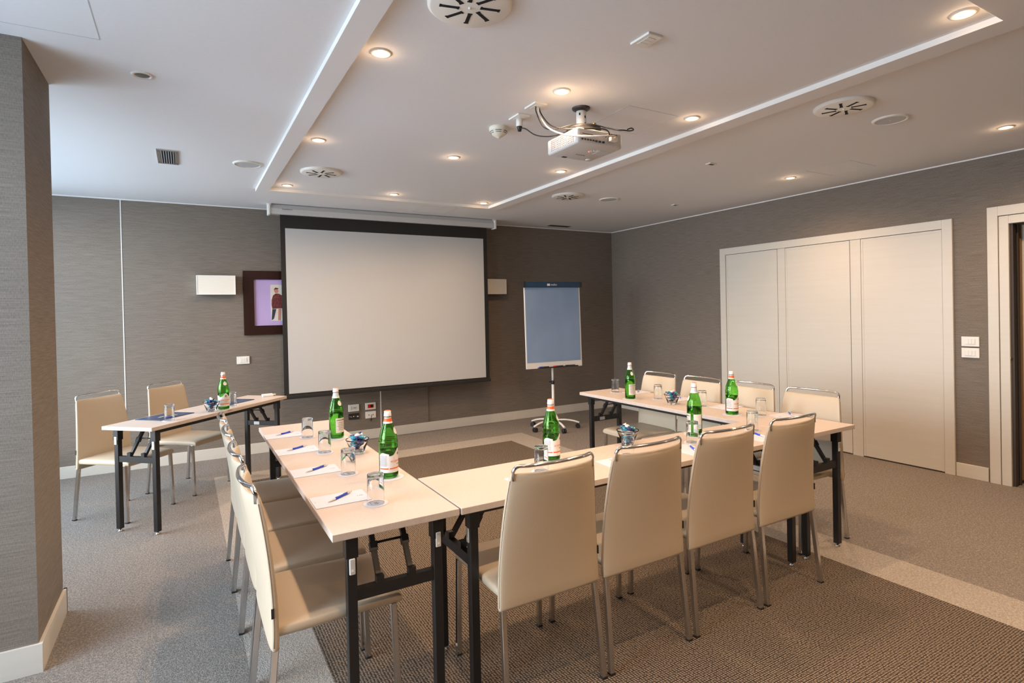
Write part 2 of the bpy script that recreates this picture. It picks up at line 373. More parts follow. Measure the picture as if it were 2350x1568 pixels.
where = {(.781, 2.475): 'lit downlight beside the left ceiling border, past the big round diffuser', (1.755, 2.463): 'lit downlight in the ceiling in front of the projector mount',
 (2.715, 2.443): 'lit downlight close to the right ceiling border, right of the projector', (.79, 3.886): 'lit downlight left of the smoke detector, near the left ceiling border',
 (1.761, 3.878): 'lit downlight beyond the smoke detector, in the middle of the ceiling field', (2.733, 3.873): 'lit downlight beyond the projector, close to the right ceiling border',
 (.807, 5.338): 'lit downlight in the far left corner of the ceiling field', (1.774, 5.318): 'lit downlight above the middle of the projection screen', (2.765, 5.347): 'lit downlight in the far right corner of the ceiling field',
 (4.772, 3.161): 'single lit downlight in the ceiling over the closet doors', (2.747, 1.053): 'lit downlight in the near right corner of the ceiling field, nearest the camera'}
for p in rows:
    if p in where: DL.put((p[0], p[1], H), 0, where[p], 'lit recessed downlights')
for p in ((.785, 1.05), (1.76, 1.05), (.785, -.4), (1.76, -.4), (2.74, -.4), (4.77, 1.6), (4.77, .1)):
    DL.put((p[0], p[1], H), 0, 'lit recessed downlight in the ceiling above the camera end of the room', 'lit recessed downlights behind the camera')
strong = None   # power of the closet-aisle downlights raised to brighten the right side
for o in bpy.data.objects:
    if o.type == 'LIGHT' and o.data.type == 'SPOT' and o.parent and o.parent.location.x > 4:
        if not strong: strong = o.data.copy(); strong.energy = SPOT_W*1.35
        o.data = strong
OFF = make_downlight(False); OFF['label'] = 'unlit recessed downlight in the ceiling near the grey pillar'; OFF.location = (-.149, 3.224, H)

def make_diffuser():
    t = thing('round_air_diffuser', '', 'air diffuser')
    b = MB(); b.lathe([(.16, 0), (.160, -.008), (.152, -.016), (.146, -.018), (0, -.018)], 48); b.build('face_plate', 'white_plastic', t)
    for k in range(8):
        a = k*PI/4; mt = Matrix.Rotation(a, 4, 'Z') @ Matrix.Translation((.075, .018, 0)) @ Matrix.Rotation(R(20), 4, 'Z')
        b = MB(); b.box(-.036, .036, -.007, .007, -.0195, -.0178, mt); b.box(-.038, -.030, -.010, .008, -.0195, -.0178, mt); b.box(.030, .038, -.008, .010, -.0195, -.0178, mt)
        b.build('slot', 'dark_hole', t)
    b = MB(); b.lathe([(.006, -.018), (.006, -.022), (0, -.024)], 12); b.build('screw_cap', 'white_plastic', t)
    return t
DF = Proto(make_diffuser())
for (x, y, a, lab) in ((.955, 1.925, .2, 'large round slotted air diffuser cut by the top edge of the photo'), (.976, 4.73, .5, 'round slotted air diffuser in the far left of the ceiling field'),
     (3.365, 1.885, .1, 'round slotted air diffuser right of the ceiling border, beside a speaker'), (3.365, 4.66, .4, 'round slotted air diffuser near the back wall, right of the ceiling field')):
    DF.put((x, y, H), a, lab, 'round slotted air diffusers')
def make_speaker():
    t = thing('ceiling_speaker', '', 'speaker')
    b = MB(); b.lathe([(.082, -.006), (.086, -.010), (.100, -.008), (.104, 0)], 40); b.build('rim', 'white_plastic', t)
    b = MB(); b.lathe([(0, -.0075), (.084, -.0065)], 40); b.build('grille', 'shade_grey', t)
    b = MB(); b.lathe([(0, -.0095), (.006, -.0085), (.007, -.0070)], 12); b.build('centre_badge', 'alu', t)
    return t
SP = Proto(make_speaker())
for (x, y, lab) in ((.437, 4.73, 'round flush ceiling speaker just left of the ceiling border'), (3.878, 1.88, 'round flush ceiling speaker nearest the doorway, beside an air diffuser'), (3.88, 4.63, 'round flush ceiling speaker near the far right corner of the room')):
    SP.put((x, y, H), 0, lab, 'round flush ceiling speakers')
# steel louvre vent
t = thing('ceiling_vent', 'small rectangular grey metal louvre vent in the left ceiling', 'vent', (-.08, 4.76, H))
b = MB(); b.box(-.066, -.043, -.20, .20, -.006, 0); b.box(.043, .066, -.20, .20, -.006, 0); b.box(-.043, .043, -.20, -.175, -.006, 0); b.box(-.043, .043, .175, .20, -.006, 0); b.build('frame', 'leg_chrome', t)
b = MB(); b.box(-.043, .043, -.175, .175, -.002, 0); b.build('dark_backing', 'dark_hole', t)
b = MB()
for k in range(6): b.box(-.040+k*.0145, -.036+k*.0145, -.175, .175, -.006, -.001)
b.build('louvre', 'shade_grey', t)
for sx in (-.055, .055):
    for sy in (-.15, .15):
        b = MB(); b.lathe([(0, -.0075), (.004, -.007), (.004, -.006)], 8); s_ = b.build('screw', 'dark_plastic', t); s_.location = (sx, sy, 0)
b = MB(); b.box(-.17, .17, -.05, .05, -.002, 0); g = b.build('slot_vent', 'dbrown'); g.location = (4.45, 6.37, H); tag(g, 'narrow dark slot vent in the ceiling close to the back wall', 'vent')
for (x, y, s_, lab) in ((3.706, 3.144, .04, 'tiny rectangular sensor plate in the ceiling between border and lit downlight'), (4.769, 4.559, .035, 'tiny rectangular sensor plate in the ceiling nearest the room corner')):
    t = thing('sensor_plate', lab, 'ceiling sensor', (x, y, H), 0, 'tiny ceiling sensor plates')
    b = MB(); b.box(-s_, s_, -.025, .025, -.006, 0); b.build('plate', 'white_plastic', t)
    b = MB(); b.box(-s_*.5, s_*.6, -.012, .012, -.008, -.006); b.build('sensor_eye', 'dark_plastic', t)
# smoke detector
t = thing('smoke_detector', 'ivory dome smoke detector on the ceiling left of the projector', 'smoke detector', (1.737, 3.132, H))
b = MB(); b.lathe([(.058, 0), (.060, -.010), (.060, -.022), (.055, -.026)], 32); b.build('base', 'beige_detector', t)
b = MB(); b.lathe([(.055, -.024), (.050, -.034), (.042, -.046), (.026, -.058), (.014, -.062), (.011, -.068), (0, -.069)], 32); b.build('dome', 'beige_detector', t)
for k in range(6):
    a = k*PI/3; b = MB()
    for (rr, zz) in ((.0535, -.030), (.0475, -.039)):
        P = [Vector((rr*math.cos(a+q*.12), rr*math.sin(a+q*.12), zz)) for q in range(-3, 4)]
        b.tube(P, .0016, 6)
    b.build('vent_slit', 'dark_plastic', t)
# ceiling socket plates
def ceiling_plate(loc, label, plug=False, switch=True):
    t = thing('ceiling_socket_plate', label, 'socket plate', loc)
    b = MB(); b.box(-.041, .041, -.058, .058, -.010, 0); b.bevel(.002, 2).build('plate', 'white_plastic', t)
    b = MB(); b.box(-.022, .022, -.035, .035, -.0125, -.010); b.bevel(.001, 1).build('insert', 'white_plastic', t)
    b = MB(); b.box(-.023, -.021, -.036, .036, -.013, -.0126); b.box(-.022, .022, -.0125, -.0115, -.013, -.0125); b.box(-.022, .022, .0115, .0125, -.013, -.0125); b.build('insert_gap', 'shade_grey', t)
    if plug:
        b = MB(); b.lathe([(0, -.012), (.020, -.012), (.020, -.055), (.018, -.058), (0, -.058)], 20); b.build('round_plug', 'white_plastic', t)
    return t
ceiling_plate((1.752, 1.822, H), 'blank white switch plate alone on the ceiling, near the top of the photo')
ceiling_plate((1.745, 2.705, H), 'white ceiling socket plate feeding several cables to the projector')
ceiling_plate((1.755, 2.905, H), 'white ceiling socket plate with a round white plug hanging from it', True)

# ------------------------------------------------------------------ projector
px, py, pz = 1.955, 2.53, 2.33
t = thing('projector', 'white video projector hanging from a short ceiling pole', 'projector', (px, py, pz))
b = MB(); b.box(-.16, .145, -.145, .145, 0, .085)
bmesh.ops.bevel(b.bm, geom=b.bm.edges[:], offset=.014, segments=4, affect='EDGES', profile=.5)
for f in b.bm.faces: f.smooth = True
b.build('body', 'projector_shell', t)
b = MB()
for i in range(15):
    for j in range(6): b.box(-.1615, -.1600, -.110+i*.0145, -.1025+i*.0145, .014+j*.0105, .019+j*.0105)
b.build('side_vent', 'vent_grey', t)
b = MB(); b.box(-.145, .04, -.1465, -.144, .012, .07); b.build('connector_panel', 'alu', t)
b = MB()
for i in range(5): b.box(-.135+i*.018, -.125+i*.018, -.149, -.146, .018, .026)
for i in range(3): b.lathe([(0, -.004), (.007, -.004), (.007, .004), (0, .004)], 12, (-.04+i*.024, -.149, .020))
b.box(-.13, -.06, -.148, -.146, .05, .053)
b.build('ports', 'dark_plastic', t)
b = MB()
for i in range(5):
    for j in range(3): b.box(.05+i*.012, .058+i*.012, -.1475, -.1455, .052+j*.008, .057+j*.008)
b.build('rear_vent', 'dark_plastic', t)
b = MB(); b.lathe([(0, .0), (.032, .0), (.034, .03), (.028, .034), (0, .030)], 24); l = b.build('lens', 'lamp_off', t); l.location = (-.06, .135, .045); l.rotation_euler = (R(-90), 0, 0)
mt = Matrix.Translation((.0, .045, -.0006)) @ Matrix.Rotation(PI, 4, 'Z') @ Matrix.Rotation(PI, 4, 'X')
text_obj('brand_lettering', 'Panasonic', .017, 'blackink', t, mt)
b = MB(); b.box(.05, .125, -.07, .0, -.0012, 0); b.build('rating_sticker', 'shade_grey', t)
b = MB()
for (x, y) in ((.0, -.05), (.012, -.06), (.012, -.04), (.024, -.05), (.036, -.05), (.03, -.07), (.04, -.07)):
    b.lathe([(0, -.0022), (.003, -.002), (.0035, 0)], 10, (x, y, 0))
b.build('button', 'white_trim', t)
b = MB(); b.lathe([(0, -.003), (.003, -.002), (.003, 0)], 10, (.0, -.032, 0)); b.build('power_lamp', 'led_red', t)
b = MB(); b.box(-.075, -.045, .108, .128, -.0012, 0); b.build('lens_control_opening', 'dark_hole', t)
b = MB(); b.lathe([(0, -.0012), (.016, -.0012), (.016, 0)], 20, (.10, .105, 0)); b.build('round_sticker', 'white_trim', t)
t = thing('projector_mount', 'short white ceiling pole with black cup and grey bracket holding the projector', 'projector mount', (2.0, 2.62, 0))
b = MB(); b.lathe([(.053, H), (.051, H-.008), (.027, H-.022), (.0, H-.022)], 32); b.build('ceiling_cup', 'dark_plastic', t)
b = MB(); b.lathe([(0, H-.02), (.029, H-.02), (.029, 2.475), (0, 2.475)], 28); b.build('pole', 'flip_white', t)
b = MB()
for (a, z) in ((-1.35, 2.56), (-1.35, 2.52), (-2.5, 2.575)): b.box(-.004, .004, -.0300, -.027, z-.007, z+.007, Matrix.Rotation(a+PI/2, 4, 'Z'))
b.build('bolt_slot', 'dark_hole', t)
b = MB(); b.lathe([(0, 2.478), (.095, 2.476), (.100, 2.468), (.092, 2.452), (.0, 2.450)], 32, (-.03, -.06, 0)); b.build('swivel_plate', 'dark_plastic', t)
for k in range(3):
    a = .6+k*2.1; x, y = -.03+.085*math.cos(a), -.06+.085*math.sin(a)
    b = MB(); b.cyl((x, y, 2.41), (x, y, 2.475), .005, 10); b.lathe([(0, .0), (.010, 0), (.010, .016), (0, .016)], 10, (x, y, 2.468)); b.build('spacer_bolt', 'gold', t)
def cable(name, pts, r, mat, label):
    b = MB(); b.tube(spline(pts, 10), r, 8); o = b.build(name, mat); return tag(o, label, 'cable', 'cables to the ceiling projector')
cable('projector_cable', [(1.755, 2.905, 2.545), (1.765, 2.86, 2.535), (1.80, 2.80, 2.485), (1.84, 2.72, 2.46), (1.90, 2.66, 2.47), (1.93, 2.60, 2.485), (1.99, 2.50, 2.482), (2.05, 2.46, 2.465), (2.06, 2.375, 2.43), (2.09, 2.36, 2.428), (2.13, 2.36, 2.43), (2.16, 2.36, 2.44), (2.155, 2.37, 2.452), (2.125, 2.37, 2.440)], .0035, 'cable_black', 'black cable from the round ceiling plug, looped with a tie at the projector corner')
cable('projector_cable', [(1.735, 2.69, 2.605), (1.735, 2.685, 2.57), (1.76, 2.66, 2.49), (1.80, 2.62, 2.465), (1.87, 2.56, 2.48), (1.93, 2.53, 2.487), (2.0, 2.51, 2.48), (2.06, 2.54, 2.46)], .0035, 'cable_black', 'thin black cable from the ceiling plate up over the mount plate')
cable('projector_cable', [(1.765, 2.70, 2.605), (1.77, 2.69, 2.57), (1.79, 2.64, 2.50), (1.79, 2.52, 2.44), (1.83, 2.40, 2.41), (1.93, 2.34, 2.405), (1.975, 2.345, 2.39), (1.965, 2.365, 2.372)], .0035, 'cable_black', 'black cable curving across the connector side of the projector')
cable('projector_cable', [(1.755, 2.695, 2.605), (1.76, 2.69, 2.56), (1.77, 2.62, 2.47), (1.77, 2.47, 2.39), (1.82, 2.35, 2.355), (1.90, 2.31, 2.355), (1.97, 2.325, 2.37), (2.02, 2.345, 2.378), (2.02, 2.372, 2.372)], .0045, 'cable_white', 'thick ivory cable hanging lowest in a loop to the projector')
b = MB(); b.box(-.022, .022, -.010, .014, -.012, .012); b.bevel(.004, 2); o = b.build('cable_plug', 'cable_white'); o.location = (2.02, 2.366, 2.37); tag(o, 'ivory cable plug pushed into the projector connector side', 'plug')
b = MB(); b.lathe([(0, -.030), (.010, -.028), (.014, -.012), (.017, -.002), (.017, 0), (0, 0)], 14); o = b.build('cable_plug', 'cable_black'); o.location = (1.755, 2.905, H-.059); tag(o, 'black round plug under the white ceiling socket', 'plug')

# ------------------------------------------------------------------ projection screen
t = thing('projection_screen', 'pulled-down white projection screen with black border hanging before the back wall', 'projection screen', (0, 6.27, 0))
b = MB(); P = [(-.040, 2.508), (-.044, 2.515), (-.044, 2.566), (-.036, 2.570), (-.010, 2.612), (.035, 2.612), (.042, 2.575), (.042, 2.508)]
b.rings([[Vector((x, y, z)) for y, z in P] for x in (.775, 3.365)], smooth=False); b.build('housing', 'alu', t)
for x0, x1 in ((.752, .775), (3.365, 3.390)):
    b = MB(); b.box(x0, x1, -.052, .050, 2.498, 2.604); b.bevel(.005, 2).build('end_cap', 'flip_white', t)
    b = MB(); b.box(x0-.004, x1+.014, -.02, .02, 2.600, 2.617); b.build('ceiling_bracket', 'white_plastic', t)
b = MB(); b.box(.870, 3.272, -.003, 0, .625, 2.53); b.build('black_border_cloth', 'screen_black', t)
b = MB(); b.box(.917, 3.222, -.0040, -.0030, .648, 2.372); b.build('white_cloth', 'screen_white', t)
b = MB(); b.box(.858, 3.286, -.014, .012, .592, .628); b.bevel(.006, 3).build('bottom_bar', 'screen_black', t)
mt = Matrix.Translation((.885, -.0445, 2.561)) @ Matrix.Rotation(R(90), 4, 'X')
text_obj('maker_lettering', 'ScreenService', .018, 'blackink', t, mt, align='LEFT')
b = MB(); b.box(.885, .965, -.0448, -.044, 2.541, 2.545); b.box(.80, .808, -.0448, -.044, 2.556, 2.564); b.box(.845, .872, -.0448, -.044, 2.553, 2.567); b.build('maker_sticker', 'shade_grey', t)

# ------------------------------------------------------------------ back wall fittings
def sconce(x0, x1, label):
    t = thing('wall_sconce', label, 'wall lamp', ((x0+x1)/2, YB, 1.79), 0, 'rectangular cloth wall sconces')
    w = (x1-x0)/2
    b = MB(); b.box(-w, w, -.10, -.004, -.098, .098); b.bevel(.003, 2).build('shade', 'sconce', t)
    b = MB()
    for z in (-.098, .090): b.box(-w-.001, w+.001, -.102, -.004, z, z+.008)
    for x in (-w-.001, w-.007): b.box(x, x+.008, -.102, -.004, -.09, .09)
    b.build('edge_piping', 'white_trim', t)
    b = MB(); b.box(-.05, .05, -.006, 0, -.06, .06); b.build('wall_bracket', 'white_plastic', t)
sconce(.107, .457, 'rectangular cream cloth wall sconce left of the framed picture')
sconce(3.322, 3.672, 'rectangular cream cloth wall sconce just right of the projection screen')
t = thing('framed_picture', 'dark brown framed picture with lilac mat, half hidden by the screen', 'picture', (.99, YB, 1.606))
b = MB(); b.box(-.455, .455, -.028, 0, .25, .341); b.box(-.455, .455, -.028, 0, -.341, -.243); b.box(-.455, -.353, -.028, 0, -.243, .25); b.box(.353, .455, -.028, 0, -.243, .25); b.build('frame', 'frame_wood', t)
b = MB(); b.box(-.353, .353, -.012, 0, -.243, .25); b.build('mat_board', 'lilac', t)
pr = M['labelc']
b = MB(); b.box(-.190, .190, -.0135, -.012, -.195, .195); art = b.build('print', 'labelc', t)
M['art_red'] = noisy('print_dark_red', (.05, .012, .015), (.22, .05, .045), (60, 60, 60), .6, 0); M['art_skin'] = pm('print_skin_tone', (.5, .22, .16), .6); M['art_dark'] = pm('print_dark_blue', (.03, .035, .06), .6)
b = MB()
def poly(P, y, mi):
    f = b.bm.faces.new([b.bm.verts.new((x, y, z)) for x, z in P]); f.material_index = mi
poly([(-.18, .03), (-.165, .08), (-.14, .10), (-.11, .10), (-.075, .08), (-.06, .02), (-.07, -.02), (-.06, -.06), (-.175, -.065), (-.182, -.02)], -.0142, 0)
poly([(-.155, .135), (-.14, .155), (-.115, .15), (-.108, .12), (-.12, .105), (-.145, .105)], -.0146, 1)
poly([(-.16, .14), (-.14, .165), (-.11, .158), (-.11, .148), (-.14, .145)], -.0150, 0)
poly([(-.115, -.065), (-.085, -.065), (-.095, -.19), (-.12, -.19)], -.0144, 1)
poly([(-.175, -.068), (-.135, -.068), (-.16, -.17), (-.185, -.19)], -.0143, 2)
poly([(-.07, -.01), (-.05, .02), (-.04, -.10), (-.06, -.18)], -.0144, 2)
b.build('painted_figure', ['art_red', 'art_skin', 'art_dark'], art)
def wall_plate(name, label, cat, loc, rz, kind, group=None):
    t = thing(name, label, cat, loc, rz, group)
    dark = kind == 'black'
    b = MB(); b.box(-.061, .061, -.012, 0, -.040 if not dark else -.034, .040 if not dark else .034); b.bevel(.002, 2).build('plate', 'dark_plastic' if dark else 'white_plastic', t)
    if kind in ('switch', 'switch2'):
        b = MB(); b.box(-.038, .038, -.0135, -.012, -.024, .024); b.build('insert', 'white_trim', t)
        for x0, x1 in ((-.034, -.012), (-.010, .012), (.014, .034)):
            b = MB(); b.box(x0, x1, -.016, -.0135, -.022, .022); b.bevel(.001, 1).build('rocker', 'white_plastic', t)
    elif kind == 'socket':
        b = MB(); b.lathe([(.024, -.001), (.022, .002), (.020, -.003), (0, -.003)], 24); s_ = b.build('socket_well', 'alu', t); s_.rotation_euler = (R(90), 0, 0); s_.location = (.012, -.012, 0)
        b = MB()
        for x, z in ((.003, 0), (.021, 0), (.012, 0), (-.028, .014), (-.028, -.014), (-.028, 0)): b.box(x-.003, x+.003, -.0165, -.012, z-.003, z+.003)
        b.build('pin_hole', 'dark_hole', t)
    elif kind == 'red':
        b = MB(); b.box(-.034, .034, -.0155, -.012, -.021, .021); b.bevel(.001, 1).build('red_insert', 'red', t)
        b = MB(); b.lathe([(.016, 0), (.014, .002), (0, .002)], 20); s_ = b.build('socket_well', 'dark_hole', t); s_.rotation_euler = (R(90), 0, 0); s_.location = (.010, -.0155, 0)
    elif kind == 'net':
        b = MB()
        for x in (-.022, .026): b.box(x-.005, x+.005, -.0135, -.012, -.006, .004)
        b.build('jack_opening', 'dark_hole', t)
        b = MB(); b.tube(spline([(.006, -.012, .0), (.004, -.03, -.004), (0, -.028, -.03), (0, -.022, -.048)], 6), .003, 8); b.lathe([(0, -.018), (.007, -.016), (.009, .004), (0, .006)], 10, (0, -.022, -.052)); b.build('hanging_plug', 'cable_black', t)
    elif kind == 'black':
        b = MB(); b.lathe([(.010, 0), (.009, .006), (.005, .008), (0, .008)], 16); s_ = b.build('round_connector', 'gold', t); s_.rotation_euler = (R(90), 0, 0); s_.location = (0, -.012, 0)
        b = MB()
        for x, w_, z in ((-.045, .003, 0), (-.028, .003, -.004), (.024, .002, 0), (.043, .007, -.004)): b.box(x-w_, x+w_, -.0135, -.012, z-w_, z+w_)
        b.build('marking', 'white_trim', t)
    return t
wall_plate('light_switch', 'white light switch on the back wall under the framed picture', 'switch', (.519, YB, 1.004), 0, 'switch')
wall_plate('wall_socket', 'white round-well wall socket under the screen, above the black plate', 'wall socket', (1.661, YB, .380), 0, 'socket')
wall_plate('connector_plate', 'black audio connector plate low on the back wall', 'wall socket', (1.661, YB, .283), 0, 'black')
wall_plate('wall_socket', 'wall socket with a bright red insert under the screen', 'wall socket', (1.857, YB, .383), 0, 'red')
wall_plate('network_socket', 'white data socket with a small dark plug dangling from it', 'wall socket', (1.857, YB, .281), 0, 'net')
wall_plate('light_switch', 'upper of two white light switches beside the doorway', 'switch', (XR, 2.113, 1.128), R(-90), 'switch', 'paired switches by the doorway')
wall_plate('light_switch', 'lower of two white light switches beside the doorway', 'switch', (XR, 2.113, 1.035), R(-90), 'switch', 'paired switches by the doorway')

# ------------------------------------------------------------------ flipchart
t = thing('flipchart_easel', 'flipchart easel with grey-blue cover on a white five-wheel stand', 'flipchart', (3.90, 5.79, 0), R(-5))
for k in range(5):
    a = R(-172+72*k+5); ca, sa = math.cos(a), math.sin(a)
    b = MB(); P = [(.02*ca, .02*sa, .105), (.12*ca, .12*sa, .110), (.22*ca, .22*sa, .098), (.29*ca, .29*sa, .078), (.315*ca, .315*sa, .068)]
    b.tube(spline(P, 5), .015, 10, .011); arm = b.build('base_arm', 'flip_white', t)
    b = MB(); cx, cy = .30*ca, .30*sa
    nrm = Vector((-sa, ca, 0)); c0 = Vector((cx, cy, .028))
    for s_ in (-1, 1):
        b.cyl(c0+nrm*s_*.005, c0+nrm*s_*.022, .028, 20)
    b.cyl((cx, cy, .03), (cx, cy, .075), .007, 8); b.build('caster', 'dark_plastic', arm)
b = MB(); b.lathe([(0, .13), (.024, .128), (.030, .118), (.032, .095), (0, .092)], 20); b.cyl((0, 0, .09), (0, 0, .575), .0165, 20); b.build('lower_pole', 'flip_white', t)
b = MB(); b.cyl((0, 0, .575), (0, .0, 1.0), .0135, 20); b.build('upper_pole', 'flip_white', t)
b = MB(); b.lathe([(0, -.022), (.021, -.022), (.021, .022), (0, .022)], 20, (0, 0, .575)); b.cyl((-.02, 0, .58), (-.05, 0, .585), .007, 10); b.build('clamp_collar', 'dark_plastic', t)
tilt = Matrix.Translation((.015, -.03, .76)) @ Matrix.Rotation(R(-1.6), 4, 'X')
b = MB(); b.box(-.390, .390, -.008, .008, 0, 1.04, tilt); b.build('backboard', 'flip_white', t)
b = MB(); b.box(-.380, .372, -.0115, -.0085, .075, 1.0, tilt); b.build('pad_cover', 'flip_blue', t)
b = MB(); b.box(-.405, .405, -.032, .012, .985, 1.052, tilt); b.bevel(.010, 3)
cb = b.build('clamp_bar', 'flip_navy', t)
b = MB(); b.box(-.414, -.376, -.034, .014, .983, 1.054, tilt); b.box(.376, .414, -.034, .014, .983, 1.054, tilt); b.bevel(.006, 2).build('end_cap', 'dark_plastic', cb)
text_obj('brand_lettering', 'nobo', .040, 'white_trim', cb, tilt @ Matrix.Translation((.010, -.0325, 1.018)) @ Matrix.Rotation(R(90), 4, 'X'))
b = MB(); b.box(-.085, -.045, -.0335, -.0322, 1.004, 1.030, tilt); b.build('brand_mark', 'white_trim', cb)
b = MB(); b.box(-.24, .30, -.060, -.008, .0, .010, tilt); b.box(-.24, .30, -.062, -.056, .0, .016, tilt); b.build('pen_tray', 'dark_plastic', t)
flip_mw = Matrix.Translation((3.90, 5.79, 0)) @ Matrix.Rotation(R(-5), 4, 'Z')
for x, mname, lab in ((-.17, 'pen_blue', 'blue'), (.03, 'red', 'red'), (.20, 'dark_plastic', 'black')):
    t2 = thing('marker_pen', 'marker with %s cap in the flipchart tray' % lab, 'marker', flip_mw @ tilt @ Vector((x, -.033, .0165)), R(-5), 'markers in the flipchart tray')
    b = MB(); b.cyl((-.02, 0, 0), (.07, 0, 0), .0065, 12); b.build('barrel', 'dark_plastic', t2)
    b = MB(); b.cyl((-.065, 0, 0), (-.02, 0, 0), .0078, 12); b.build('cap', mname, t2)

# ------------------------------------------------------------------ tables
def make_table(Ln, Wd, name, label, loc, rz, group, nlabel=True, inset=.075):
    t = thing(name, label, 'table', loc, rz, group); T = .735; hl, hw = Ln/2, Wd/2
    b = MB(); b.box(-hl, hl, -hw, hw, T-.025, T); b.bevel(.002, 2).build('tabletop', 'laminate', t)
    lw = min(.155, hw-.045)
    for s in (-1, 1):
        b = MB(); b.box(-hl+.07, hl-.07, s*(lw+.005)-.015, s*(lw+.005)+.015, T-.052, T-.025); b.build('side_rail', 'black_steel', t)
    for e in (-1, 1):
        xe = e*(hl-inset)
        for s in (-1, 1):
            y = s*lw
            b = MB(); b.box(xe-.0165, xe+.0165, y-.0165, y+.0165, .020, T-.03); b.bevel(.0015, 1); lg = b.build('leg', 'black_steel', t)
            b = MB(); b.box(xe-.021, xe+.021, y-.021, y+.021, T-.105, T-.026); b.bevel(.0015, 1).build('sleeve', 'black_steel', lg)
            b = MB(); b.lathe([(0, 0), (.015, 0), (.016, .005), (.006, .010), (.005, .022), (0, .022)], 14, (xe, y, 0)); b.build('foot_glide', 'leg_chrome', lg)
            b = MB(); x0 = xe+e*.0165; b.box(min(x0, x0+e*.006), max(x0, x0+e*.006), y-.010, y+.010, .575+(s+1)*.012, .630+(s+1)*.012)
            b.bevel(.003, 2)
            for zz in (.590, .615):
                nf = len(b.bm.faces); xs = x0+e*.006; b.bar((xs, y, zz+(s+1)*.012), (xs+e*.0006, y, zz+(s+1)*.012), .008, .008)
                b.bm.faces.ensure_lookup_table()
                for f in b.bm.faces[nf:]: f.material_index = 1
            cl = b.build('stacking_clip', ['white_plastic', 'shade_grey'], lg)
        b = MB(); b.box(xe-.0125, xe+.0125, -lw+.0165, lw-.0165, .480, .520); cb = b.build('crossbar', 'black_steel', t)
        if nlabel:
            b = MB(); q = xe-e*.0125; b.box(min(q, q-e*.001), max(q, q-e*.001), .02, .075, .486, .513); b.build('sticker', 'alu', cb)
        for s in (-1, 1):
            y = s*.058 + .0
            b = MB(); b.bar((xe-e*.004, y, .52), (xe-e*.130, y, T-.03), .018, .018, (0, 1, 0)); st = b.build('folding_brace', 'black_steel', t)
            b = MB(); b.box(xe-.012, xe+.012, y-.013, y+.013, .520, .545); b.build('hinge_bracket', 'black_steel', st)
            b = MB(); b.bar((xe-e*.062, y, .605), (xe-e*.078, y, .632), .024, .026, (0, 1, 0)); b.build('folding_joint', 'black_steel', st)
        b = MB(); b.cyl((xe-e*.075, -.058, .628), (xe-e*.075, .058, .628), .0045, 10); b.build('brace_rod', 'black_steel', t)
    return t
make_table(2.115, .451, 'folding_table', 'long folding table forming the left arm of the U, four notepads on it', (.6205, 2.9375, 0), R(-90), 'folding tables of the U', True, .055)
make_table(2.115, .451, 'folding_table', 'long folding table across the front of the U, four chair backs before it', (1.9105, 2.1015, 0), 0, 'folding tables of the U')
make_table(2.115, .451, 'folding_table', 'long folding table forming the right arm of the U, nearest the closet doors', (3.1965, 2.9375, 0), R(90), 'folding tables of the U')
DA = R(46.5); DC = Vector((.1375, 5.086, 0))
make_table(1.43, .41, 'speaker_desk', 'short narrow folding table set at an angle before the back wall, left of the screen', DC, DA, None)

